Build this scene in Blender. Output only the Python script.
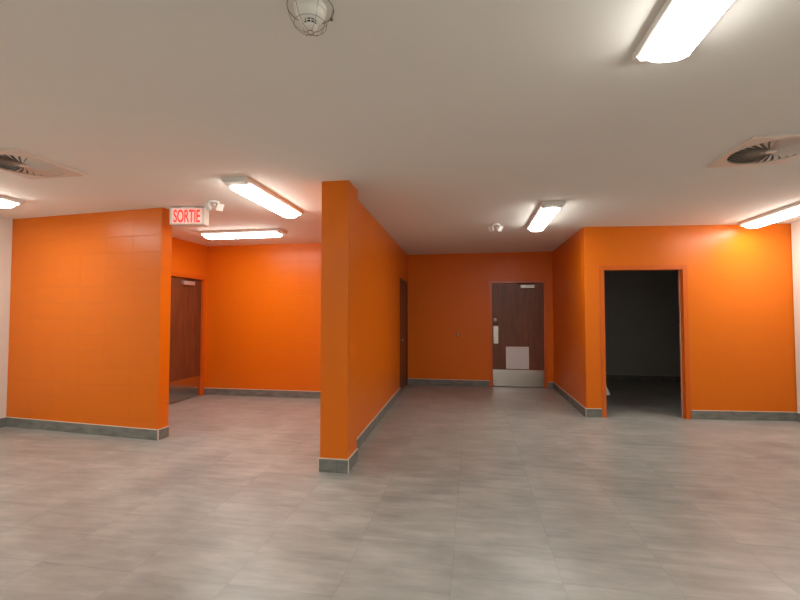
import bpy, bmesh, math, random
from mathutils import Vector, Matrix

# ---------------------------------------------------------------- clear
for o in list(bpy.data.objects):
    bpy.data.objects.remove(o, do_unlink=True)
scene = bpy.context.scene
COL = scene.collection
PI = math.pi

# ---------------------------------------------------------------- camera
F = 420.0                                   # focal length in pixels of an 800 px wide frame
pitch = math.atan(15 / F)
yaw = math.atan(72 * math.cos(pitch) / F)
cam_d = bpy.data.cameras.new('camera')
cam_d.sensor_width = 36.0
cam_d.sensor_fit = 'HORIZONTAL'
cam_d.lens = F * 36.0 / 800.0
cam_d.clip_start = 0.05
cam = bpy.data.objects.new('camera', cam_d)
COL.objects.link(cam)
cam.location = (0, 0, 1.45)
cam.rotation_euler = (PI / 2 + pitch, 0, yaw)
scene.camera = cam

# ---------------------------------------------------------------- world, exposure
w = bpy.data.worlds.new('world')
scene.world = w
w.use_nodes = True
w.node_tree.nodes['Background'].inputs[0].default_value = (0.5, 0.5, 0.5, 1)
w.node_tree.nodes['Background'].inputs[1].default_value = 0.0
vs = scene.view_settings
vs.view_transform = 'Standard'
vs.look = 'None'
vs.gamma = 1.0
vs.use_curve_mapping = False
vs.exposure = 0.06
LAMP = 38.0                                  # emission of the lamp lenses

H = 2.72                                    # ceiling height

# ---------------------------------------------------------------- materials
def mat(name, color, rough=0.5, metal=0.0, emit=None, estr=0.0, spec=0.5):
    m = bpy.data.materials.new(name)
    m.use_nodes = True
    b = m.node_tree.nodes['Principled BSDF']
    b.inputs['Base Color'].default_value = (*color, 1)
    b.inputs['Roughness'].default_value = rough
    b.inputs['Metallic'].default_value = metal
    b.inputs['Specular IOR Level'].default_value = spec
    if emit:
        b.inputs['Emission Color'].default_value = (*emit, 1)
        b.inputs['Emission Strength'].default_value = estr
    return m

def nodes(m):
    return m.node_tree.nodes, m.node_tree.links, m.node_tree.nodes['Principled BSDF']

def math_node(N, L, op, a, b=None, c=None):
    n = N.new('ShaderNodeMath'); n.operation = op
    for i, v in enumerate((a, b, c)):
        if v is None: continue
        if isinstance(v, (int, float)): n.inputs[i].default_value = v
        else: L.new(v, n.inputs[i])
    return n.outputs[0]

def line_mask(N, L, coord, pitch_, offset, width):
    """1 on a joint, 0 elsewhere"""
    a = math_node(N, L, 'SUBTRACT', coord, offset)
    a = math_node(N, L, 'DIVIDE', a, pitch_)
    a = math_node(N, L, 'ADD', a, 0.5)
    a = math_node(N, L, 'FRACT', a)
    a = math_node(N, L, 'SUBTRACT', a, 0.5)
    a = math_node(N, L, 'ABSOLUTE', a)
    a = math_node(N, L, 'MULTIPLY', a, pitch_)
    mr = N.new('ShaderNodeMapRange'); mr.interpolation_type = 'SMOOTHSTEP'
    L.new(a, mr.inputs[0])
    mr.inputs[1].default_value = width * 0.3; mr.inputs[2].default_value = width
    mr.inputs[3].default_value = 1.0; mr.inputs[4].default_value = 0.0
    return mr.outputs[0]

def block_paint(name, color, rough, joint=0.12, bump=0.5, uoff=0.0, xw=0.4, gw=0.004):
    """painted block wall, 400 x 200 mm blocks in stack bond, local x along the wall"""
    m = mat(name, color, rough, spec=0.30)
    N, L, B = nodes(m)
    tc = N.new('ShaderNodeTexCoord'); sp = N.new('ShaderNodeSeparateXYZ')
    L.new(tc.outputs['Object'], sp.inputs[0])
    u = line_mask(N, L, sp.outputs[0], xw, uoff, gw)
    v = line_mask(N, L, sp.outputs[2], 0.2, 0.0, gw)
    j = math_node(N, L, 'MAXIMUM', u, v)
    noi = N.new('ShaderNodeTexNoise'); noi.inputs['Scale'].default_value = 1.7; noi.inputs['Detail'].default_value = 3
    L.new(tc.outputs['Object'], noi.inputs['Vector'])
    mx = N.new('ShaderNodeMix'); mx.data_type = 'RGBA'
    mx.inputs[6].default_value = (*color, 1)
    mx.inputs[7].default_value = (*[c * 0.55 for c in color], 1)
    L.new(math_node(N, L, 'MULTIPLY', j, joint), mx.inputs[0])
    L.new(mx.outputs[2], B.inputs['Base Color'])
    fine = N.new('ShaderNodeTexNoise'); fine.inputs['Scale'].default_value = 60; fine.inputs['Detail'].default_value = 4
    L.new(tc.outputs['Object'], fine.inputs['Vector'])
    h = math_node(N, L, 'MULTIPLY', j, -1.0)
    h = math_node(N, L, 'ADD', h, math_node(N, L, 'MULTIPLY', fine.outputs[0], 0.12))
    bp = N.new('ShaderNodeBump'); bp.inputs['Strength'].default_value = bump; bp.inputs['Distance'].default_value = 0.003
    L.new(h, bp.inputs['Height']); L.new(bp.outputs[0], B.inputs['Normal'])
    r = math_node(N, L, 'MULTIPLY', noi.outputs[0], 0.10)
    r = math_node(N, L, 'ADD', r, rough - 0.05)
    L.new(r, B.inputs['Roughness'])
    return m

ORANGE = (0.77, 0.168, 0.004)
M_orange_block = block_paint('orange_block_paint', ORANGE, 0.34, joint=0.11, bump=0.6, uoff=-0.005)
M_orange_recess = block_paint('orange_recess_block_paint', ORANGE, 0.34, joint=0.11, bump=0.6, uoff=-0.225)
M_orange = block_paint('orange_wall_paint', ORANGE, 0.34, joint=0.06, bump=0.25, uoff=0.0)
M_frame_orange = mat('orange_frame_paint', (0.68, 0.125, 0.005), 0.32)
M_white_wall = block_paint('white_block_paint', (0.80, 0.775, 0.72), 0.45, joint=0.08, bump=0.25)
M_grey_wall = mat('grey_room_paint', (0.42, 0.42, 0.41), 0.6)

M_ceiling = mat('ceiling_paint', (0.88, 0.85, 0.80), 0.85, spec=0.2)
N, L, B = nodes(M_ceiling)
tc = N.new('ShaderNodeTexCoord'); nz = N.new('ShaderNodeTexNoise')
nz.inputs['Scale'].default_value = 120; nz.inputs['Detail'].default_value = 3
L.new(tc.outputs['Object'], nz.inputs['Vector'])
bp = N.new('ShaderNodeBump'); bp.inputs['Strength'].default_value = 0.08; bp.inputs['Distance'].default_value = 0.002
L.new(nz.outputs[0], bp.inputs['Height']); L.new(bp.outputs[0], B.inputs['Normal'])

def make_floor_mat():
    m = mat('grey_stone_tile', (0.36, 0.33, 0.29), 0.4)
    N, L, B = nodes(m)
    tc = N.new('ShaderNodeTexCoord'); sp = N.new('ShaderNodeSeparateXYZ')
    L.new(tc.outputs['Object'], sp.inputs[0])
    gx = line_mask(N, L, sp.outputs[0], 0.595, 0.475, 0.0030)
    gy = line_mask(N, L, sp.outputs[1], 0.3052, 2.130, 0.0030)
    g = math_node(N, L, 'MAXIMUM', gx, gy)
    # a value per tile
    ix = math_node(N, L, 'FLOOR', math_node(N, L, 'DIVIDE', math_node(N, L, 'SUBTRACT', sp.outputs[0], 0.475), 0.595))
    iy = math_node(N, L, 'FLOOR', math_node(N, L, 'DIVIDE', math_node(N, L, 'SUBTRACT', sp.outputs[1], 2.130), 0.3052))
    cb = N.new('ShaderNodeCombineXYZ'); L.new(ix, cb.inputs[0]); L.new(iy, cb.inputs[1])
    wn = N.new('ShaderNodeTexWhiteNoise'); wn.noise_dimensions = '3D'; L.new(cb.outputs[0], wn.inputs[0])
    # streaks along the length of each tile, shifted from tile to tile
    off = N.new('ShaderNodeVectorMath'); off.operation = 'SCALE'; L.new(wn.outputs[1], off.inputs[0]); off.inputs['Scale'].default_value = 0.6
    add = N.new('ShaderNodeVectorMath'); add.operation = 'ADD'
    L.new(tc.outputs['Object'], add.inputs[0]); L.new(off.outputs[0], add.inputs[1])
    mp = N.new('ShaderNodeMapping'); mp.inputs['Scale'].default_value = (2.6, 11.0, 1.0)
    L.new(add.outputs[0], mp.inputs[0])
    n1 = N.new('ShaderNodeTexNoise'); n1.inputs['Scale'].default_value = 1.0; n1.inputs['Detail'].default_value = 6
    n1.inputs['Roughness'].default_value = 0.6; n1.inputs['Distortion'].default_value = 0.2
    L.new(mp.outputs[0], n1.inputs['Vector'])
    n2 = N.new('ShaderNodeTexNoise'); n2.inputs['Scale'].default_value = 2.2; n2.inputs['Detail'].default_value = 5
    L.new(tc.outputs['Object'], n2.inputs['Vector'])
    s = math_node(N, L, 'MULTIPLY', n1.outputs[0], 0.55)
    s = math_node(N, L, 'ADD', s, math_node(N, L, 'MULTIPLY', n2.outputs[0], 0.41))
    s = math_node(N, L, 'ADD', s, math_node(N, L, 'MULTIPLY', wn.outputs[0], 0.04))
    cr = N.new('ShaderNodeValToRGB')
    e = cr.color_ramp.elements
    e[0].position = 0.32; e[0].color = (0.250, 0.252, 0.236, 1)
    e[1].position = 0.68; e[1].color = (0.465, 0.463, 0.435, 1)
    k = cr.color_ramp.elements.new(0.5); k.color = (0.350, 0.350, 0.328, 1)
    L.new(s, cr.inputs[0])
    mx = N.new('ShaderNodeMix'); mx.data_type = 'RGBA'
    mx.inputs[7].default_value = (0.20, 0.19, 0.17, 1)
    L.new(cr.outputs[0], mx.inputs[6])
    L.new(math_node(N, L, 'MULTIPLY', g, 0.20), mx.inputs[0])
    L.new(mx.outputs[2], B.inputs['Base Color'])
    r = math_node(N, L, 'ADD', math_node(N, L, 'MULTIPLY', n1.outputs[0], 0.12), 0.29)
    r = math_node(N, L, 'ADD', r, math_node(N, L, 'MULTIPLY', g, 0.3))
    L.new(r, B.inputs['Roughness'])
    bp = N.new('ShaderNodeBump'); bp.inputs['Strength'].default_value = 0.3; bp.inputs['Distance'].default_value = 0.002
    h = math_node(N, L, 'SUBTRACT', math_node(N, L, 'MULTIPLY', n1.outputs[0], 0.3), math_node(N, L, 'MULTIPLY', g, 0.35))
    L.new(h, bp.inputs['Height']); L.new(bp.outputs[0], B.inputs['Normal'])
    return m
M_floor = make_floor_mat()

def make_base_mat():
    m = mat('dark_grey_base_tile', (0.13, 0.13, 0.12), 0.4)
    N, L, B = nodes(m)
    tc = N.new('ShaderNodeTexCoord'); sp = N.new('ShaderNodeSeparateXYZ'); L.new(tc.outputs['Object'], sp.inputs[0])
    g = line_mask(N, L, sp.outputs[0], 0.6, 0.17, 0.003)
    mp = N.new('ShaderNodeMapping'); mp.inputs['Scale'].default_value = (3, 3, 9); L.new(tc.outputs['Object'], mp.inputs[0])
    nz = N.new('ShaderNodeTexNoise'); nz.inputs['Scale'].default_value = 2.0; nz.inputs['Detail'].default_value = 6
    L.new(mp.outputs[0], nz.inputs['Vector'])
    cr = N.new('ShaderNodeValToRGB'); e = cr.color_ramp.elements
    e[0].position = 0.3; e[0].color = (0.14, 0.145, 0.132, 1); e[1].position = 0.75; e[1].color = (0.26, 0.26, 0.238, 1)
    L.new(nz.outputs[0], cr.inputs[0])
    mx = N.new('ShaderNodeMix'); mx.data_type = 'RGBA'; mx.inputs[7].default_value = (0.06, 0.06, 0.055, 1)
    L.new(cr.outputs[0], mx.inputs[6]); L.new(math_node(N, L, 'MULTIPLY', g, 0.6), mx.inputs[0])
    L.new(mx.outputs[2], B.inputs['Base Color'])
    return m
M_base = make_base_mat()

def make_wood(name, c0, c1):
    m = mat(name, c0, 0.38)
    N, L, B = nodes(m)
    tc = N.new('ShaderNodeTexCoord')
    mp = N.new('ShaderNodeMapping'); mp.inputs['Scale'].default_value = (14, 14, 1.2); L.new(tc.outputs['Object'], mp.inputs[0])
    nz = N.new('ShaderNodeTexNoise'); nz.inputs['Scale'].default_value = 1.6; nz.inputs['Detail'].default_value = 7
    nz.inputs['Distortion'].default_value = 0.8
    L.new(mp.outputs[0], nz.inputs['Vector'])
    cr = N.new('ShaderNodeValToRGB'); e = cr.color_ramp.elements
    e[0].position = 0.3; e[0].color = (*c0, 1); e[1].position = 0.75; e[1].color = (*c1, 1)
    L.new(nz.outputs[0], cr.inputs[0]); L.new(cr.outputs[0], B.inputs['Base Color'])
    return m
M_wood = make_wood('brown_door_veneer', (0.13, 0.034, 0.013), (0.23, 0.070, 0.028))
M_steel = mat('brushed_steel', (0.56, 0.53, 0.50), 0.20, 1.0)
M_alu = mat('satin_aluminium', (0.60, 0.59, 0.57), 0.4, 0.6)
M_trim = mat('pale_metal_trim', (0.78, 0.74, 0.66), 0.35, 0.3)
M_plenum_shade = mat('painted_plenum_shade', (0.20, 0.19, 0.18), 0.8)  # dark colour stands in for the shade behind the diffuser blades
M_darkmetal = mat('dark_metal', (0.06, 0.055, 0.05), 0.4, 0.6)
M_white = mat('white_enamel', (0.82, 0.80, 0.76), 0.4)
M_cream = mat('cream_plastic', (0.88, 0.86, 0.80), 0.45)
M_louver = mat('light_grey_louver', (0.78, 0.78, 0.80), 0.45)
M_slot = mat('black_slot', (0.01, 0.01, 0.01), 0.7)
M_wire = mat('grey_guard_wire', (0.22, 0.20, 0.18), 0.35, 0.6)
M_diff = mat('cream_diffuser_enamel', (0.76, 0.66, 0.58), 0.5)
M_lens = mat('lit_acrylic_lens', (0.9, 0.9, 0.88), 0.4, emit=(0.97, 0.95, 0.88), estr=LAMP)
N, L, B = nodes(M_lens)                      # the tubes sit low in the lens: its upper flanks glow less
tc = N.new('ShaderNodeTexCoord'); sp = N.new('ShaderNodeSeparateXYZ'); L.new(tc.outputs['Object'], sp.inputs[0])
mr = N.new('ShaderNodeMapRange'); L.new(sp.outputs[2], mr.inputs[0])
mr.inputs[1].default_value = -0.046; mr.inputs[2].default_value = -0.090
mr.inputs[3].default_value = LAMP * 0.10; mr.inputs[4].default_value = LAMP
L.new(mr.outputs[0], B.inputs['Emission Strength'])
M_signface = mat('lit_sign_face', (0.85, 0.70, 0.66), 0.4, emit=(1.0, 0.50, 0.42), estr=0.42)
M_signred = mat('lit_red_letters', (0.7, 0.04, 0.03), 0.4, emit=(1.0, 0.06, 0.05), estr=0.75)
M_grille = mat('pale_sign_housing', (0.80, 0.79, 0.72), 0.4)
M_glass = mat('clear_lamp_glass', (0.85, 0.85, 0.82), 0.12)
M_film = mat('translucent_plastic_film', (0.75, 0.76, 0.78), 0.25)
N, L, B = nodes(M_film); B.inputs['Alpha'].default_value = 0.8
M_seal = mat('pale_rubber_seal', (0.55, 0.52, 0.47), 0.6)
M_brass = mat('brass', (0.75, 0.6, 0.35), 0.3, 1.0)

# ---------------------------------------------------------------- mesh helpers
def bx(bm, x0, x1, y0, y1, z0, z1, bevel=0.0):
    vs_ = [bm.verts.new((x, y, z)) for x in (x0, x1) for y in (y0, y1) for z in (z0, z1)]
    f = [(0, 1, 3, 2), (4, 6, 7, 5), (0, 4, 5, 1), (2, 3, 7, 6), (0, 2, 6, 4), (1, 5, 7, 3)]
    fs = [bm.faces.new([vs_[i] for i in q]) for q in f]
    if bevel:
        es = list({e for q in fs for e in q.edges})
        bmesh.ops.bevel(bm, geom=es, offset=bevel, segments=2, affect='EDGES', profile=0.5)
    return bm

def box(x0, x1, y0, y1, z0, z1, bevel=0.0):
    return bx(bmesh.new(), x0, x1, y0, y1, z0, z1, bevel)

def lathe(bm, prof, seg=32, origin=(0, 0, 0), axis='Z'):
    """prof: list of (radius, height)"""
    rings = []
    for r, h in prof:
        ring = []
        for i in range(seg):
            a = 2 * PI * i / seg
            p = (r * math.cos(a), r * math.sin(a), h)
            if axis == 'Y': p = (p[0], p[2], p[1])
            if axis == 'X': p = (p[2], p[0], p[1])
            ring.append(bm.verts.new((p[0] + origin[0], p[1] + origin[1], p[2] + origin[2])))
        rings.append(ring)
    for a, b in zip(rings[:-1], rings[1:]):
        for i in range(seg):
            j = (i + 1) % seg
            bm.faces.new((a[i], a[j], b[j], b[i]))
    bm.faces.new(list(reversed(rings[0]))); bm.faces.new(rings[-1])
    return bm

def tube(bm, pts, r, seg=8, closed=False):
    pts = [Vector(p) for p in pts]; n = len(pts); rings = []
    for i, p in enumerate(pts):
        if closed: d = pts[(i + 1) % n] - pts[i - 1]
        else: d = pts[min(i + 1, n - 1)] - pts[max(i - 1, 0)]
        d.normalize()
        ref = Vector((0, 0, 1)) if abs(d.z) < 0.9 else Vector((1, 0, 0))
        a = d.cross(ref).normalized(); b = d.cross(a).normalized()
        rings.append([bm.verts.new(p + (a * math.cos(t) + b * math.sin(t)) * r) for t in [2 * PI * k / seg for k in range(seg)]])
    for i in range(n if closed else n - 1):
        A, Bq = rings[i], rings[(i + 1) % n]
        for k in range(seg):
            q = (k + 1) % seg
            bm.faces.new((A[k], A[q], Bq[q], Bq[k]))
    if not closed:
        bm.faces.new(list(reversed(rings[0]))); bm.faces.new(rings[-1])
    return bm

def obj(name, bm, m, parent=None, smooth=False, label=None):
    bmesh.ops.recalc_face_normals(bm, faces=bm.faces[:])
    me = bpy.data.meshes.new(name); bm.to_mesh(me); bm.free()
    me.materials.append(m)
    if smooth:
        for p in me.polygons: p.use_smooth = True
        try: me.set_sharp_from_angle(angle=math.radians(38))
        except Exception: pass
    o = bpy.data.objects.new(name, me); COL.objects.link(o)
    if parent: o.parent = parent
    if label: o['label'] = label
    return o

def empty(name, loc, rz=0.0):
    o = bpy.data.objects.new(name, None); COL.objects.link(o)
    o.location = loc; o.rotation_euler = (0, 0, rz); o.empty_display_size = 0.1
    return o

def tag(o, label, cat=None, group=None, kind=None):
    o['label'] = label
    if cat: o['category'] = cat
    if group: o['group'] = group
    if kind: o['kind'] = kind
    return o

def copy_tree(o, parent=None):
    c = o.copy(); COL.objects.link(c)
    if parent: c.parent = parent
    for ch in [x for x in list(bpy.data.objects) if x.parent == o]: copy_tree(ch, c)
    return c

# ---------------------------------------------------------------- walls
def seg_frame(A, Bp):
    d = Vector((Bp[0] - A[0], Bp[1] - A[1]))
    return d.length, math.atan2(d.y, d.x)

def wall(name, A, Bp, thick, m, label, cat='wall', openings=(), ext=(0, 0), h=H):
    """room side at local y = 0, thickness to local +y"""
    Lw, a = seg_frame(A, Bp)
    bm = bmesh.new(); u = -ext[0]
    for (u0, u1, hz) in sorted(openings):
        bx(bm, u, u0, 0, thick, 0, h); bx(bm, u0, u1, 0, thick, hz, h); u = u1
    bx(bm, u, Lw + ext[1], 0, thick, 0, h)
    o = obj(name, bm, m)
    o.location = (A[0], A[1], 0); o.rotation_euler = (0, 0, a)
    tag(o, label, cat, kind='structure')
    return o

def baseboard(name, A, Bp, label, gaps=(), ext=(0, 0), ends=(False, False), hb=0.118, t=0.012):
    """tile skirting on the room side of a wall, with a thin pale metal strip along its top edge"""
    Lw, a = seg_frame(A, Bp)
    bm = bmesh.new(); tm = bmesh.new()
    spans = []; u = -ext[0]
    for (u0, u1) in sorted(gaps):
        spans.append((u, u0)); u = u1
    spans.append((u, Lw + ext[1]))
    for i, (s0, s1) in enumerate(spans):
        if s1 - s0 < 0.02: continue
        bx(bm, s0, s1, -t, -0.0005, 0.001, hb)
        bx(tm, s0, s1, -t - 0.003, -0.0005, hb, hb + 0.007)
        if ends[0] and i == 0: bx(tm, s0 - 0.006, s0, -t - 0.003, -0.0005, 0.001, hb + 0.007)
        if ends[1] and i == len(spans) - 1: bx(tm, s1, s1 + 0.006, -t - 0.003, -0.0005, 0.001, hb + 0.007)
    o = obj(name, bm, M_base)
    o.location = (A[0], A[1], 0); o.rotation_euler = (0, 0, a)
    tag(o, label, 'baseboard', kind='structure')
    obj('edge_strip', tm, M_trim, o, label='thin pale metal strip')
    return o

# floor and ceiling
fl = obj('floor', box(-6.25, 4.75, -3.2, 10.4, -0.1, 0), M_floor)
tag(fl, 'floor of matt grey stone-look rectangular tiles with thin joints', 'floor', kind='structure')
ce = obj('ceiling', box(-6.25, 4.75, -3.2, 10.4, H, H + 0.1), M_ceiling)
tag(ce, 'plain off-white painted ceiling over the whole hall', 'ceiling', kind='structure')

# plan points
PL0, PL1 = (-6.00, 4.585), (-3.60, 4.375)
RW0, RW1 = (1.59, 6.39), (4.37, 6.633)
XS = -4.81                                   # side wall of the left alcove
YL = 7.01                                    # back wall of the left alcove
YB = 8.75                                    # back wall of the corridor
PW0, PW1 = (-1.225, 4.08), (-1.335, 8.75)    # partition, corridor side

wall('wall_left', (-6.00, -3.0), (-6.00, 4.60), 0.2, M_white_wall, 'white painted block wall at the far left edge', ext=(0.2, 0.2))
wall('wall_left_front', PL0, PL1, 0.155, M_orange_block, 'free-ending orange block wall at the left, with a sign at its end', ext=(0, 0))
# side wall of the alcove with its door
sd0, sd1 = 5.93, 6.92
wall('wall_left_side', (XS, 4.58), (XS, YL), 0.2, M_orange, 'orange side wall in the left recess holding a brown door',
     openings=[(sd0 - 4.58, sd1 - 4.58, 2.10)], ext=(0, 0.2))
wall('wall_left_back', (XS, YL), (-1.52, YL), 0.2, M_orange_recess, 'orange block wall at the back of the left recess', ext=(0, 0))
wall('wall_partition', PW0, PW1, 0.2, M_orange, 'long orange partition running from the square pier to the back wall',
     openings=[(7.66 - 4.08, 8.65 - 4.08, 2.09)], ext=(0, 0))
pb = obj('wall_pier', box(0, 0.262, 0, 0.33, 0, H), M_orange)
pb.location = (-1.402, 3.775, 0)
tag(pb, 'square orange pier at the near end of the partition', 'pier', kind='structure')
wall('wall_back', (-1.335, YB), (1.59, YB), 0.2, M_orange, 'orange wall closing the end of the corridor', ext=(0.2, 0),
     openings=[(0.392 + 1.335, 1.425 + 1.335, 2.11)])
wall('wall_hall_right', (1.59, YB + 0.2), (1.59, 6.495), 0.15, M_orange, 'short orange wall on the right of the corridor', ext=(0, 0))
OP0, OP1, OPH = 0.268, 1.362, 2.105            # opening in the right wall, measured along it
wall('wall_right_front', RW0, RW1, 0.11, M_orange, 'orange wall at the right with a dark open doorway',
     openings=[(OP0, OP1, OPH)], ext=(-0.01, 0.2))
wall('wall_right', (4.37, 6.62), (4.37, -3.0), 0.2, M_white_wall, 'white painted block wall at the far right edge', ext=(0, 0.2))
wall('wall_rear', (4.37, -3.0), (-6.00, -3.0), 0.2, M_white_wall, 'white wall behind the viewer')
# unlit room behind the opening
wall('wall_dark_room_back', (1.74, 10.1), (4.53, 10.1), 0.15, M_grey_wall, 'grey back wall of the unlit room seen through the doorway')
wall('wall_dark_room_right', (4.53, 10.1), (4.53, 6.76), 0.15, M_grey_wall, 'grey side wall of the unlit room', ext=(0.0, 0))
wall('wall_dark_room_left', (1.78, 6.56), (1.78, 10.1), 0.035, M_grey_wall, 'grey near side wall of the unlit room')

# baseboards
baseboard('baseboard_left', (-6.00, -3.0), (-6.00, 4.60), 'dark grey tile baseboard of the left white wall')
baseboard('baseboard_left_front', PL0, PL1, 'dark grey tile baseboard along the left orange wall', ends=(False, True), ext=(0, 0.012))
la = math.atan2(PL1[1] - PL0[1], PL1[0] - PL0[0])
eb = (PL1[0] - 0.155 * math.sin(la), PL1[1] + 0.155 * math.cos(la))
baseboard('baseboard_left_end', PL1, eb, 'short dark tile baseboard on the free end of the left orange wall', ends=(False, False))
baseboard('baseboard_left_side', (XS, 4.58), (XS, YL), 'dark tile baseboard of the left recess side wall',
          gaps=[(sd0 - 0.06 - 4.58, sd1 + 0.06 - 4.58)])
baseboard('baseboard_left_back', (XS, YL), (-1.52, YL), 'dark grey tile baseboard at the back of the left recess')
baseboard('baseboard_pier_front', (-1.402, 3.775), (-1.14, 3.775), 'dark tile baseboard across the front of the square pier', ends=(True, True), ext=(0.006, 0.012))
baseboard('baseboard_pier_side', (-1.14, 3.775), (-1.14, 4.09), 'dark tile baseboard on the corridor side of the square pier', ends=(False, False), ext=(0, 0.01))
baseboard('baseboard_partition', PW0, PW1, 'dark grey tile baseboard along the corridor partition',
          gaps=[(7.66 - 4.08 - 0.05, 8.65 - 4.08 + 0.05)], ext=(-0.012, 0))
baseboard('baseboard_back', (-1.335, YB), (1.59, YB), 'dark grey tile baseboard at the end of the corridor', gaps=[(0.34 + 1.335, 1.475 + 1.335)])
baseboard('baseboard_hall_right', (1.59, YB), (1.59, 6.39), 'dark grey tile baseboard on the right side of the corridor', ext=(0, 0.012))
baseboard('baseboard_right_front', RW0, RW1, 'dark grey tile baseboard beside the dark doorway on the right',
          gaps=[(OP0 - 0.05, OP1 + 0.06)], ends=(True, False))
baseboard('baseboard_right', (4.37, 6.62), (4.37, -3.0), 'dark grey tile baseboard of the right white wall')
baseboard('baseboard_dark_room', (1.82, 10.1), (4.53, 10.1), 'dark tile baseboard inside the unlit room')

# ---------------------------------------------------------------- doors
def frame_bm(u0, u1, h, depth, face=0.05, proud=0.008, stop=True):
    """steel frame around an opening u0..u1 (local x), wall from y=0 to y=depth"""
    bm = bmesh.new(); g = 0.001
    for (a, b, c, d_) in ((u0 - face, u0, 0.001, h + face), (u1, u1 + face, 0.001, h + face), (u0, u1, h, h + face)):
        bx(bm, a, b, -proud, -g, c, d_)
    # lining of the reveal
    bx(bm, u0 - 0.0005 + 0.001, u0 + 0.012, -proud, depth - 0.002, 0.001, h - 0.001)
    bx(bm, u1 - 0.012, u1 - 0.0005, -proud, depth - 0.002, 0.001, h - 0.001)
    bx(bm, u0 + 0.012, u1 - 0.012, -proud, depth - 0.002, h - 0.012, h - 0.001)
    return bm

def place(A, Bp, name='door_1'):
    Lw, a = seg_frame(A, Bp)
    return empty(name, (A[0], A[1], 0), a)

def closer(parent, uc, z, y, side=1):
    c = obj('door_closer', box(uc - 0.14, uc + 0.14, y - 0.055, y - 0.001, z - 0.035, z + 0.035, 0.006), M_alu, parent, label='grey metal door closer')
    bm = bmesh.new()
    tube(bm, [(uc + 0.09 * side, y - 0.04, z + 0.036), (uc + 0.09 * side, y - 0.04, z + 0.052)], 0.012)
    tube(bm, [(uc + 0.09 * side, y - 0.04, z + 0.05), (uc - 0.11 * side, y - 0.075, z + 0.055), (uc - 0.19 * side, y - 0.02, z + 0.055)], 0.009)
    obj('closer_arm', bm, M_darkmetal, c, label='dark metal folding arm')

# back corridor door
D = place((-1.335, YB), (1.59, YB), 'door_1')
D['kind'] = 'structure'; D['category'] = 'door'
D['label'] = 'brown wood door with steel kick plate and white grille at the corridor end'
u0, u1 = 0.392 + 1.335, 1.425 + 1.335
obj('door_frame', frame_bm(u0, u1, 2.11, 0.2, face=0.05), M_frame_orange, D, label='orange painted steel frame')
LY = 0.02
leaf = obj('door_leaf', box(u0 + 0.014, u1 - 0.014, LY, LY + 0.045, 0.012, 2.095, 0.002), M_wood, D)
obj('kick_plate', box(u0 + 0.02, u1 - 0.02, LY - 0.002, LY - 0.0002, 0.015, 0.345), M_steel, D, label='brushed steel plate')
bm = bmesh.new()
gx0, gx1, gz0, gz1 = 0.672 + 1.335, 1.118 + 1.335, 0.365, 0.812
for q in ((gx0, gx1, gz0, gz0 + 0.028), (gx0, gx1, gz1 - 0.028, gz1), (gx0, gx0 + 0.028, gz0 + 0.028, gz1 - 0.028), (gx1 - 0.028, gx1, gz0 + 0.028, gz1 - 0.028)):
    bx(bm, q[0], q[1], LY - 0.014, LY - 0.0002, q[2], q[3])
gr = obj('vent_grille', bm, M_white, D, label='square white transfer grille')
bm = bmesh.new()
n = 16; z = gz0 + 0.03; dz = (gz1 - gz0 - 0.06) / n
for i in range(n):
    zz = z + i * dz
    vv = [bm.verts.new(p) for p in ((gx0 + 0.028, LY - 0.011, zz), (gx1 - 0.028, LY - 0.011, zz), (gx1 - 0.028, LY - 0.002, zz + dz * 1.0), (gx0 + 0.028, LY - 0.002, zz + dz * 1.0),
                                     (gx0 + 0.028, LY - 0.009, zz - 0.001), (gx1 - 0.028, LY - 0.009, zz - 0.001), (gx1 - 0.028, LY - 0.0005, zz + dz * 0.93), (gx0 + 0.028, LY - 0.0005, zz + dz * 0.93))]
    for q in ((0, 1, 2, 3), (7, 6, 5, 4), (0, 4, 5, 1), (1, 5, 6, 2), (2, 6, 7, 3), (3, 7, 4, 0)):
        bm.faces.new([vv[k] for k in q])
obj('louver_blades', bm, M_louver, gr)
obj('pull_plate', box(0.428 + 1.335, 0.525 + 1.335, LY - 0.003, LY - 0.0002, 0.87, 1.225, 0.001), M_steel, D, label='brushed steel plate')
obj('lock_escutcheon', box(0.420 + 1.335, 0.530 + 1.335, LY - 0.012, LY - 0.0002, 1.262, 1.285, 0.002), M_darkmetal, D, label='narrow dark strip')
obj('lock_cylinder', lathe(bmesh.new(), [(0.036, LY - 0.0002), (0.036, LY - 0.012), (0.030, LY - 0.03), (0.014, LY - 0.036)], 24, (0.462 + 1.335, 0, 1.35), 'Y'), M_alu, D, smooth=True, label='round silver lock')
closer(D, 1.10 + 1.335, 2.025, LY)

# alcove door on the left
D = place((XS, 4.58), (XS, YL), 'door_2')
D['kind'] = 'structure'; D['category'] = 'door'
D['label'] = 'brown wood door set back in the side wall of the left recess'
u0, u1 = sd0 - 4.58, sd1 - 4.58
obj('door_frame', frame_bm(u0, u1, 2.10, 0.2, face=0.05), M_frame_orange, D, label='orange painted steel frame')
LY = 0.035
obj('door_leaf', box(u0 + 0.014, u1 - 0.014, LY, LY + 0.045, 0.012, 2.085, 0.002), M_wood, D)
obj('kick_plate', box(u0 + 0.02, u1 - 0.02, LY - 0.002, LY - 0.0002, 0.015, 0.36), M_steel, D, label='brushed steel plate')
closer(D, u0 + 0.58, 2.00, LY, side=-1)

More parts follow.
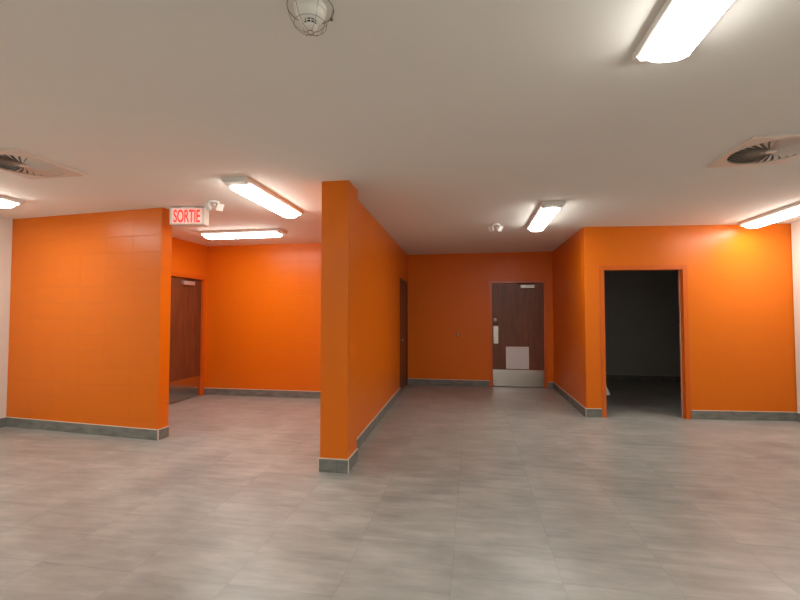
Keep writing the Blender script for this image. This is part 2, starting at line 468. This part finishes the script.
# partition door, seen edge on
D = place(PW0, PW1, 'door_3')
D['kind'] = 'structure'; D['category'] = 'door'
D['label'] = 'plain brown door in the partition near the corridor end'
u0, u1 = 7.66 - 4.08, 8.65 - 4.08
obj('door_frame', frame_bm(u0, u1, 2.09, 0.2, face=0.05), mat('brown_frame_paint', (0.11, 0.036, 0.018), 0.4), D, label='brown painted frame')
LY = 0.012
obj('door_leaf', box(u0 + 0.014, u1 - 0.014, LY, LY + 0.045, 0.012, 2.075, 0.002), M_wood, D)
obj('door_knob', lathe(bmesh.new(), [(0.03, LY - 0.0002), (0.03, LY - 0.008), (0.012, LY - 0.012), (0.012, LY - 0.035), (0.027, LY - 0.045), (0.028, LY - 0.058), (0.016, LY - 0.068)], 24, (u0 + 0.09, 0, 0.98), 'Y'), M_brass, D, smooth=True)
for z in (0.25, 1.03, 1.82):
    bm = bmesh.new(); tube(bm, [(u1 - 0.012, LY - 0.008, z - 0.05), (u1 - 0.012, LY - 0.008, z + 0.05)], 0.008)
    obj('hinge', bm, M_darkmetal, D, smooth=True)

# open doorway on the right
D = place(RW0, RW1, 'door_4')
D['kind'] = 'structure'; D['category'] = 'door'
D['label'] = 'open doorway to an unlit room, with an orange steel frame'
bm = frame_bm(OP0, OP1, OPH, 0.11, face=0.05)
obj('door_frame', bm, M_frame_orange, D, label='orange painted steel frame')
bm = bmesh.new()
bx(bm, OP1 - 0.026, OP1 - 0.0125, 0.035, 0.06, 0.001, OPH - 0.013)
obj('jamb_stop', bm, M_frame_orange, D)
obj('seal_strip', box(OP1 - 0.031, OP1 - 0.0262, 0.045, 0.058, 0.001, OPH - 0.014), M_seal, D, label='pale rubber strip')
obj('strike_plate', box(OP1 - 0.0165, OP1 - 0.0123, 0.084, 0.109, 1.33, 1.58), M_darkmetal, D, label='dark strike plate')
lf = obj('door_leaf', box(OP0 - 0.030, OP0 + 0.014, 0.125, 1.08, 0.012, OPH - 0.02, 0.002), M_wood, D, label='brown leaf swung open into the unlit room')

# plastic film left on the edge of that door leaf
def film_bm():
    bm = bmesh.new(); random.seed(4)
    rows = []
    zs = [2.02 - i * 0.05 for i in range(36)]
    for i, z in enumerate(zs):
        wob = 0.010 * math.sin(i * 0.55) + 0.007 * math.sin(i * 1.3 + 1)
        low = max(0.0, (0.62 - z) / 0.37)
        row = []
        for k in range(7):
            t = k / 6
            x = OP0 + 0.018 + (0.045 + wob * 0.7 + 0.080 * low ** 1.6) * t + 0.004 * math.sin(k * 2.1 + i * 0.7) 
            y = 0.120 + 0.05 * t * (1 - t) * 4 * 0.3 + 0.05 * t + 0.008 * math.sin(k * 1.7 + i)
            row.append(bm.verts.new((x, y, z + 0.02 * t * low)))
        rows.append(row)
    for a, b in zip(rows[:-1], rows[1:]):
        for k in range(6): bm.faces.new((a[k], a[k + 1], b[k + 1], b[k]))
    r = bmesh.ops.solidify(bm, geom=bm.faces[:], thickness=0.002)
    return bm
fo = obj('plastic_film', film_bm(), M_film, None, smooth=True)
_, ra = seg_frame(RW0, RW1)
fo.location = (RW0[0], RW0[1], 0); fo.rotation_euler = (0, 0, ra)
tag(fo, 'crumpled pale plastic film hanging on the left edge of the dark doorway', 'plastic film')

# ---------------------------------------------------------------- ceiling lamps
LL, LW, LH = 1.32, 0.245, 0.100
def lens_bm():
    bm = bmesh.new()
    secs = []
    l = LL / 2 - 0.050; R_ = 0.060; wh = 0.094; z0 = -0.040; dp = LH - 0.040
    ds_ = [0.0, 0.004, 0.012, 0.024, 0.040, 0.060]
    ys = [-l + d for d in ds_] + [-0.3, 0, 0.3] + [l - d for d in reversed(ds_)]
    for y in ys:
        d = min(l - abs(y), R_)
        q = math.sqrt(max(0.0, R_ * R_ - (R_ - d) ** 2)) / R_     # 0 at the tip, 1 on the straight
        hw = wh - 0.040 * (1 - q)
        ring = []
        for k in range(15):
            a = PI * k / 14
            cx, cz = -math.cos(a), -math.sin(a)
            ring.append(bm.verts.new((math.copysign(abs(cx) ** 0.6, cx) * hw, y, z0 - (abs(cz) ** 0.6) * dp * (0.40 + 0.60 * q))))
        secs.append(ring)
    for a, b in zip(secs[:-1], secs[1:]):
        for k in range(14): bm.faces.new((a[k], a[k + 1], b[k + 1], b[k]))
        bm.faces.new((a[-1], a[0], b[0], b[-1]))
    bm.faces.new(secs[0]); bm.faces.new(list(reversed(secs[-1])))
    return bm
def end_cap_bm(s):
    bm = bmesh.new()
    y0, y1 = s * (LL / 2 - 0.049), s * (LL / 2)
    a, b = min(y0, y1), max(y0, y1)
    v = []
    prof = [(-LW / 2, -0.001), (-LW / 2, -0.040), (-LW / 2 + 0.018, -0.064), (LW / 2 - 0.018, -0.064), (LW / 2, -0.040), (LW / 2, -0.001)]
    prof2 = [(-LW / 2, -0.001), (-LW / 2, -0.024), (-LW / 2 + 0.02, -0.045), (LW / 2 - 0.02, -0.045), (LW / 2, -0.024), (LW / 2, -0.001)]
    r0 = [bm.verts.new((x, y0, z)) for x, z in prof]
    r1 = [bm.verts.new((x, y1, z)) for x, z in prof2]
    for k in range(6): bm.faces.new((r0[k], r0[(k + 1) % 6], r1[(k + 1) % 6], r1[k]))
    bm.faces.new(r0); bm.faces.new(list(reversed(r1)))
    return bm
def make_lamp():
    r = empty('ceiling_lamp', (0, 0, H))
    obj('lamp_housing', box(-LW / 2, LW / 2, -LL / 2 + 0.050, LL / 2 - 0.050, -0.0395, -0.001, 0.006), M_white, r)
    obj('lamp_lens', lens_bm(), M_lens, r, smooth=True, label='glowing white lens')
    obj('end_cap', end_cap_bm(-1), M_white, r); obj('end_cap', end_cap_bm(1), M_white, r)
    return r
lamp0 = make_lamp()
LG = 'surface fluorescent lamps on the ceiling'
lamps = [
    (-2.15, 4.17, 0, 'lit long ceiling lamp nearest the pier, above the left recess entrance'),
    (-3.42, 5.84, PI / 2, 'lit long ceiling lamp set crosswise deep in the left recess'),
    (0.90, 5.53, 0, 'lit long ceiling lamp inside the corridor'),
    (0.90, 1.51, 0, 'large lit ceiling lamp cut by the top edge, nearest the viewer'),
    (3.74, 5.79, 0, 'lit long ceiling lamp above the right orange wall, beside the right white wall'),
    (-5.02, 3.20, 0, 'lit ceiling lamp at the left edge beside the left white wall'),
    (-2.6, -0.6, 0, 'added unseen ceiling lamp behind the viewer, second from the left white wall'),  # from here on: lamps added out of view to light the near floor
    (0.90, -1.9, 0, 'added unseen ceiling lamp behind the viewer, in the middle row'),
    (3.69, -0.6, 0, 'added unseen ceiling lamp behind the viewer, nearest the right white wall'),
    (-5.02, -0.6, 0, 'added unseen ceiling lamp behind the viewer, nearest the left white wall'),
]
roots = [lamp0] + [copy_tree(lamp0) for _ in lamps[1:]]
for i, (x, y, rz, lab) in enumerate(lamps):
    o = roots[i]
    o.location = (x, y, H); o.rotation_euler = (0, 0, rz)
    tag(o, lab, 'ceiling lamp', LG)
    k = {1: 1.05, 2: 0.95}.get(i)                # lens strength tuned for recess and corridor brightness
    if k:
        ml = M_lens.copy(); ml.name = 'lit_acrylic_lens_%d' % i
        for nd in ml.node_tree.nodes:
            if nd.type == 'MAP_RANGE':
                nd.inputs[3].default_value *= k; nd.inputs[4].default_value *= k
        for ch in list(bpy.data.objects):
            if ch.parent == o and ch.name.startswith('lamp_lens'):
                if ch.data.users > 1: ch.data = ch.data.copy()
                ch.data.materials[0] = ml

# ---------------------------------------------------------------- swirl air diffusers
def plate_sq_bm(S, R, z0, z1):
    """square plate with a round hole and true corners"""
    bm = bmesh.new(); per = 16; seg = per * 4; rows = []
    sq = []
    for side in range(4):
        for i in range(per):
            t = -1 + 2 * i / per
            p = {0: (1, t), 1: (-t, 1), 2: (-1, -t), 3: (t, -1)}[side]
            sq.append((p[0] * S, p[1] * S))
    for z in (z0, z1):
        so = [bm.verts.new((x, y, z)) for x, y in sq]
        ci = [bm.verts.new((R * math.cos(math.atan2(y, x)), R * math.sin(math.atan2(y, x)), z)) for x, y in sq]
        rows.append((ci, so))
    (c0, s0), (c1, s1) = rows
    for i in range(seg):
        j = (i + 1) % seg
        bm.faces.new((c0[i], c0[j], s0[j], s0[i])); bm.faces.new((c1[i], s1[i], s1[j], c1[j]))
        bm.faces.new((s0[i], s0[j], s1[j], s1[i])); bm.faces.new((c0[j], c0[i], c1[i], c1[j]))
    return bm
NB = 32
def make_diffuser():
    r = empty('air_diffuser', (0, 0, H))
    obj('face_plate', plate_sq_bm(0.300, 0.268, -0.017, -0.001), M_diff, r)
    obj('plenum_shade_disc', lathe(bmesh.new(), [(0.2675, -0.003), (0.2675, -0.001)], 48), M_plenum_shade, r, label='dark disc painted as the shaded opening')
    obj('hub', lathe(bmesh.new(), [(0.036, -0.0035), (0.036, -0.017), (0.030, -0.019), (0.01, -0.0195)], 32), M_diff, r, smooth=True)
    for k in range(NB):
        a = 2 * PI * k / NB
        bm = bmesh.new(); va = []; vb = []
        for i in range(7):
            t = i / 6; rr = 0.034 + (0.267 - 0.034) * t
            aa = a + 0.12 * t                            # slightly swept
            half = PI * rr / NB
            c, s = math.cos(aa), math.sin(aa); n = Vector((-s, c, 0)); b0 = Vector((rr * c, rr * s, 0))
            p = b0 + n * half * 0.62 + Vector((0, 0, -0.016)); q = b0 - n * half * 0.62 + Vector((0, 0, -0.0045))
            va.append((bm.verts.new(p), bm.verts.new(q)))
            vb.append((bm.verts.new(p + Vector((0, 0, 0.0012))), bm.verts.new(q + Vector((0, 0, 0.0012)))))
        for i in range(6):
            bm.faces.new((va[i][0], va[i + 1][0], va[i + 1][1], va[i][1]))
            bm.faces.new((vb[i][0], vb[i][1], vb[i + 1][1], vb[i + 1][0]))
            bm.faces.new((va[i][0], vb[i][0], vb[i + 1][0], va[i + 1][0]))
            bm.faces.new((va[i][1], va[i + 1][1], vb[i + 1][1], vb[i][1]))
        for e in (0, 6): bm.faces.new((va[e][0], va[e][1], vb[e][1], vb[e][0]))
        obj('swirl_blade', bm, M_diff, r)
    return r
df = make_diffuser(); df.location = (2.275, 3.625, H)
tag(df, 'square swirl air diffuser with radial blades, near the right ceiling lamp', 'air diffuser', 'square swirl diffusers in the ceiling')
d2 = copy_tree(df); d2.location = (-3.715, 2.91, H)
tag(d2, 'square swirl air diffuser with radial blades, at the left edge of the ceiling', 'air diffuser', 'square swirl diffusers in the ceiling')

# ---------------------------------------------------------------- smoke detector in its wire guard
sx, sy = -0.650, 1.605
sm = empty('smoke_detector', (sx, sy, H))
tag(sm, 'cream smoke detector hanging from the ceiling at the top edge', 'smoke detector')
obj('detector_base', lathe(bmesh.new(), [(0.078, -0.001), (0.078, -0.016), (0.074, -0.022), (0.06, -0.024)], 40), M_cream, sm, smooth=True)
obj('detector_body', lathe(bmesh.new(), [(0.070, -0.022), (0.072, -0.034), (0.064, -0.050), (0.050, -0.062), (0.036, -0.070), (0.033, -0.071)], 40), M_cream, sm, smooth=True)
obj('sensor_chamber', lathe(bmesh.new(), [(0.030, -0.069), (0.030, -0.094)], 32), M_slot, sm, label='dark slotted band')
bm = bmesh.new()
for k in range(11):
    a = 2 * PI * k / 11
    tube(bm, [(0.033 * math.cos(a), 0.033 * math.sin(a), -0.070), (0.033 * math.cos(a), 0.033 * math.sin(a), -0.094)], 0.0022, 6)
tube(bm, [(0.033 * math.cos(2 * PI * i / 32), 0.033 * math.sin(2 * PI * i / 32), -0.082) for i in range(32)], 0.0018, 6, True)
obj('chamber_ribs', bm, M_cream, sm)
obj('detector_nose', lathe(bmesh.new(), [(0.034, -0.094), (0.034, -0.098), (0.026, -0.106), (0.010, -0.109)], 32), M_cream, sm, smooth=True)
wg = empty('wire_guard', (sx, sy, H))
tag(wg, 'thin grey wire cage around the smoke detector', 'wire guard')
bm = bmesh.new()
tube(bm, [(0.016 * math.cos(2 * PI * i / 24), 0.016 * math.sin(2 * PI * i / 24), -0.124) for i in range(24)], 0.0022, 6, True)
obj('centre_ring', bm, M_wire, wg, smooth=True)
bm = bmesh.new()
tube(bm, [(0.118 * math.cos(2 * PI * i / 40), 0.118 * math.sin(2 * PI * i / 40), -0.006) for i in range(40)], 0.002, 6, True)
tube(bm, [(0.082 * math.cos(2 * PI * i / 40), 0.082 * math.sin(2 * PI * i / 40), -0.088) for i in range(40)], 0.0013, 6, True)
obj('hoop_wires', bm, M_wire, wg, smooth=True)
for k in range(6):
    a = 2 * PI * k / 6 + 0.2; c, s = math.cos(a), math.sin(a); bm = bmesh.new()
    tube(bm, [(r_ * c, r_ * s, z_) for r_, z_ in ((0.118, -0.006), (0.106, -0.045), (0.084, -0.086), (0.05, -0.115), (0.016, -0.124))], 0.0013, 6)
    obj('rib_wire', bm, M_wire, wg, smooth=True)
for k in range(2):
    a = PI * k + 0.9; bm = bmesh.new()
    lathe(bm, [(0.009, -0.001), (0.009, -0.007), (0.004, -0.009)], 16, (0.126 * math.cos(a), 0.126 * math.sin(a), 0))
    obj('fixing_clip', bm, M_wire, wg)

sm.scale = (0.85, 0.85, 0.85); wg.scale = (0.80, 0.80, 0.85)

# ---------------------------------------------------------------- exit sign
ES = empty('exit_sign', (-3.262, 4.36, H), math.radians(9))
tag(ES, 'lit sign with red letters SORTIE hanging from the ceiling', 'exit sign')
W2, HS, DS = 0.205, 0.20, 0.12
obj('sign_housing', box(-W2, W2, 0, DS, -0.018 - HS, -0.018, 0.006), M_grille, ES, label='pale white housing')
obj('mounting_canopy', box(-0.075, 0.075, 0.015, DS - 0.015, -0.0185, -0.001, 0.003), M_white, ES)
obj('sign_face', box(-W2 + 0.030, W2 - 0.032, -0.003, -0.0003, -0.018 - HS + 0.014, -0.018 - 0.010), M_signface, ES, label='lit pinkish white face')
cu = bpy.data.curves.new('sign_text', 'FONT'); cu.body = 'SORTIE'; cu.size = 0.1; cu.extrude = 0.002; cu.offset = 0.0016
cu.align_x = 'CENTER'; cu.align_y = 'CENTER'
to = bpy.data.objects.new('tmp_text', cu); COL.objects.link(to)
bpy.context.view_layer.update()
me = bpy.data.meshes.new_from_object(to.evaluated_get(bpy.context.evaluated_depsgraph_get()))
bpy.data.objects.remove(to, do_unlink=True)
xs = [v.co.x for v in me.vertices]; ys = [v.co.y for v in me.vertices]
kx = 0.31 / (max(xs) - min(xs)); ky = 0.152 / (max(ys) - min(ys)); cx = (max(xs) + min(xs)) / 2; cy = (max(ys) + min(ys)) / 2
for v in me.vertices:
    v.co = Vector(((v.co.x - cx) * kx, -0.0052 - v.co.z * 1.0, (v.co.y - cy) * ky - 0.018 - HS / 2 - 0.002))
me.name = 'sign_letters'; me.materials.clear(); me.materials.append(M_signred)
lt = bpy.data.objects.new('sign_letters', me); COL.objects.link(lt); lt.parent = ES; lt['label'] = 'red letters SORTIE'

# ---------------------------------------------------------------- emergency lights
def make_emergency():
    r = empty('emergency_light', (0, 0, H))
    obj('mounting_base', lathe(bmesh.new(), [(0.062, -0.001), (0.062, -0.014), (0.05, -0.022), (0.018, -0.024)], 32), M_white, r, smooth=True)
    for s in (-1, 1):
        bm = bmesh.new()
        tube(bm, [(0.02 * s, 0, -0.020), (0.036 * s, 0, -0.040)], 0.010, 12)
        # tapered lamp head aimed outward and down
        ax = Vector((0.55 * s, -0.62, -0.56)).normalized(); o_ = Vector((0.048 * s, 0.01, -0.046))
        ref = ax.cross(Vector((0, 0, 1))).normalized(); up_ = ref.cross(ax)
        rings = []
        for t, w_ in ((-0.022, 0.016), (0.0, 0.030), (0.028, 0.040), (0.036, 0.040)):
            rings.append([bm.verts.new(o_ + ax * t + ref * w_ * i + up_ * w_ * j) for i, j in ((-1, -1), (1, -1), (1, 1), (-1, 1))])
        for a_, b_ in zip(rings[:-1], rings[1:]):
            for k in range(4): bm.faces.new((a_[k], a_[(k + 1) % 4], b_[(k + 1) % 4], b_[k]))
        bm.faces.new(rings[0]); bm.faces.new(list(reversed(rings[-1])))
        hd = obj('lamp_head', bm, M_white, r)
        bm = bmesh.new()
        f0 = o_ + ax * 0.0365; f1 = o_ + ax * 0.039
        rr = [[bm.verts.new(c_ + ref * 0.034 * i + up_ * 0.034 * j) for i, j in ((-1, -1), (1, -1), (1, 1), (-1, 1))] for c_ in (f0, f1)]
        for k in range(4): bm.faces.new((rr[0][k], rr[0][(k + 1) % 4], rr[1][(k + 1) % 4], rr[1][k]))
        bm.faces.new(rr[0]); bm.faces.new(list(reversed(rr[1])))
        obj('head_glass', bm, M_glass, hd)
    return r
e1 = make_emergency(); e1.location = (-2.845, 4.25, H); e1.rotation_euler = (0, 0, 0.3)
tag(e1, 'small white twin emergency light on the ceiling beside the lit sign', 'emergency light', 'twin emergency lights on the ceiling')
e2 = copy_tree(e1); e2.location = (0.33, 5.98, H); e2.rotation_euler = (0, 0, 0.1)
tag(e2, 'small white twin emergency light on the corridor ceiling beside the corridor lamp', 'emergency light', 'twin emergency lights on the ceiling')

# ---------------------------------------------------------------- small stop on the back wall
ds = empty('wall_stop', (-0.29, YB, 1.04))
tag(ds, 'tiny dark and pale door stop on the orange corridor end wall', 'door stop')
obj('stop_plate', lathe(bmesh.new(), [(0.028, -0.0005), (0.028, -0.008), (0.022, -0.011)], 24, (0, 0, 0), 'Y'), M_darkmetal, ds, smooth=True)
obj('stop_button', lathe(bmesh.new(), [(0.014, -0.0105), (0.014, -0.034), (0.010, -0.038)], 24, (0.004, 0, 0), 'Y'), M_white, ds, smooth=True, label='pale button')
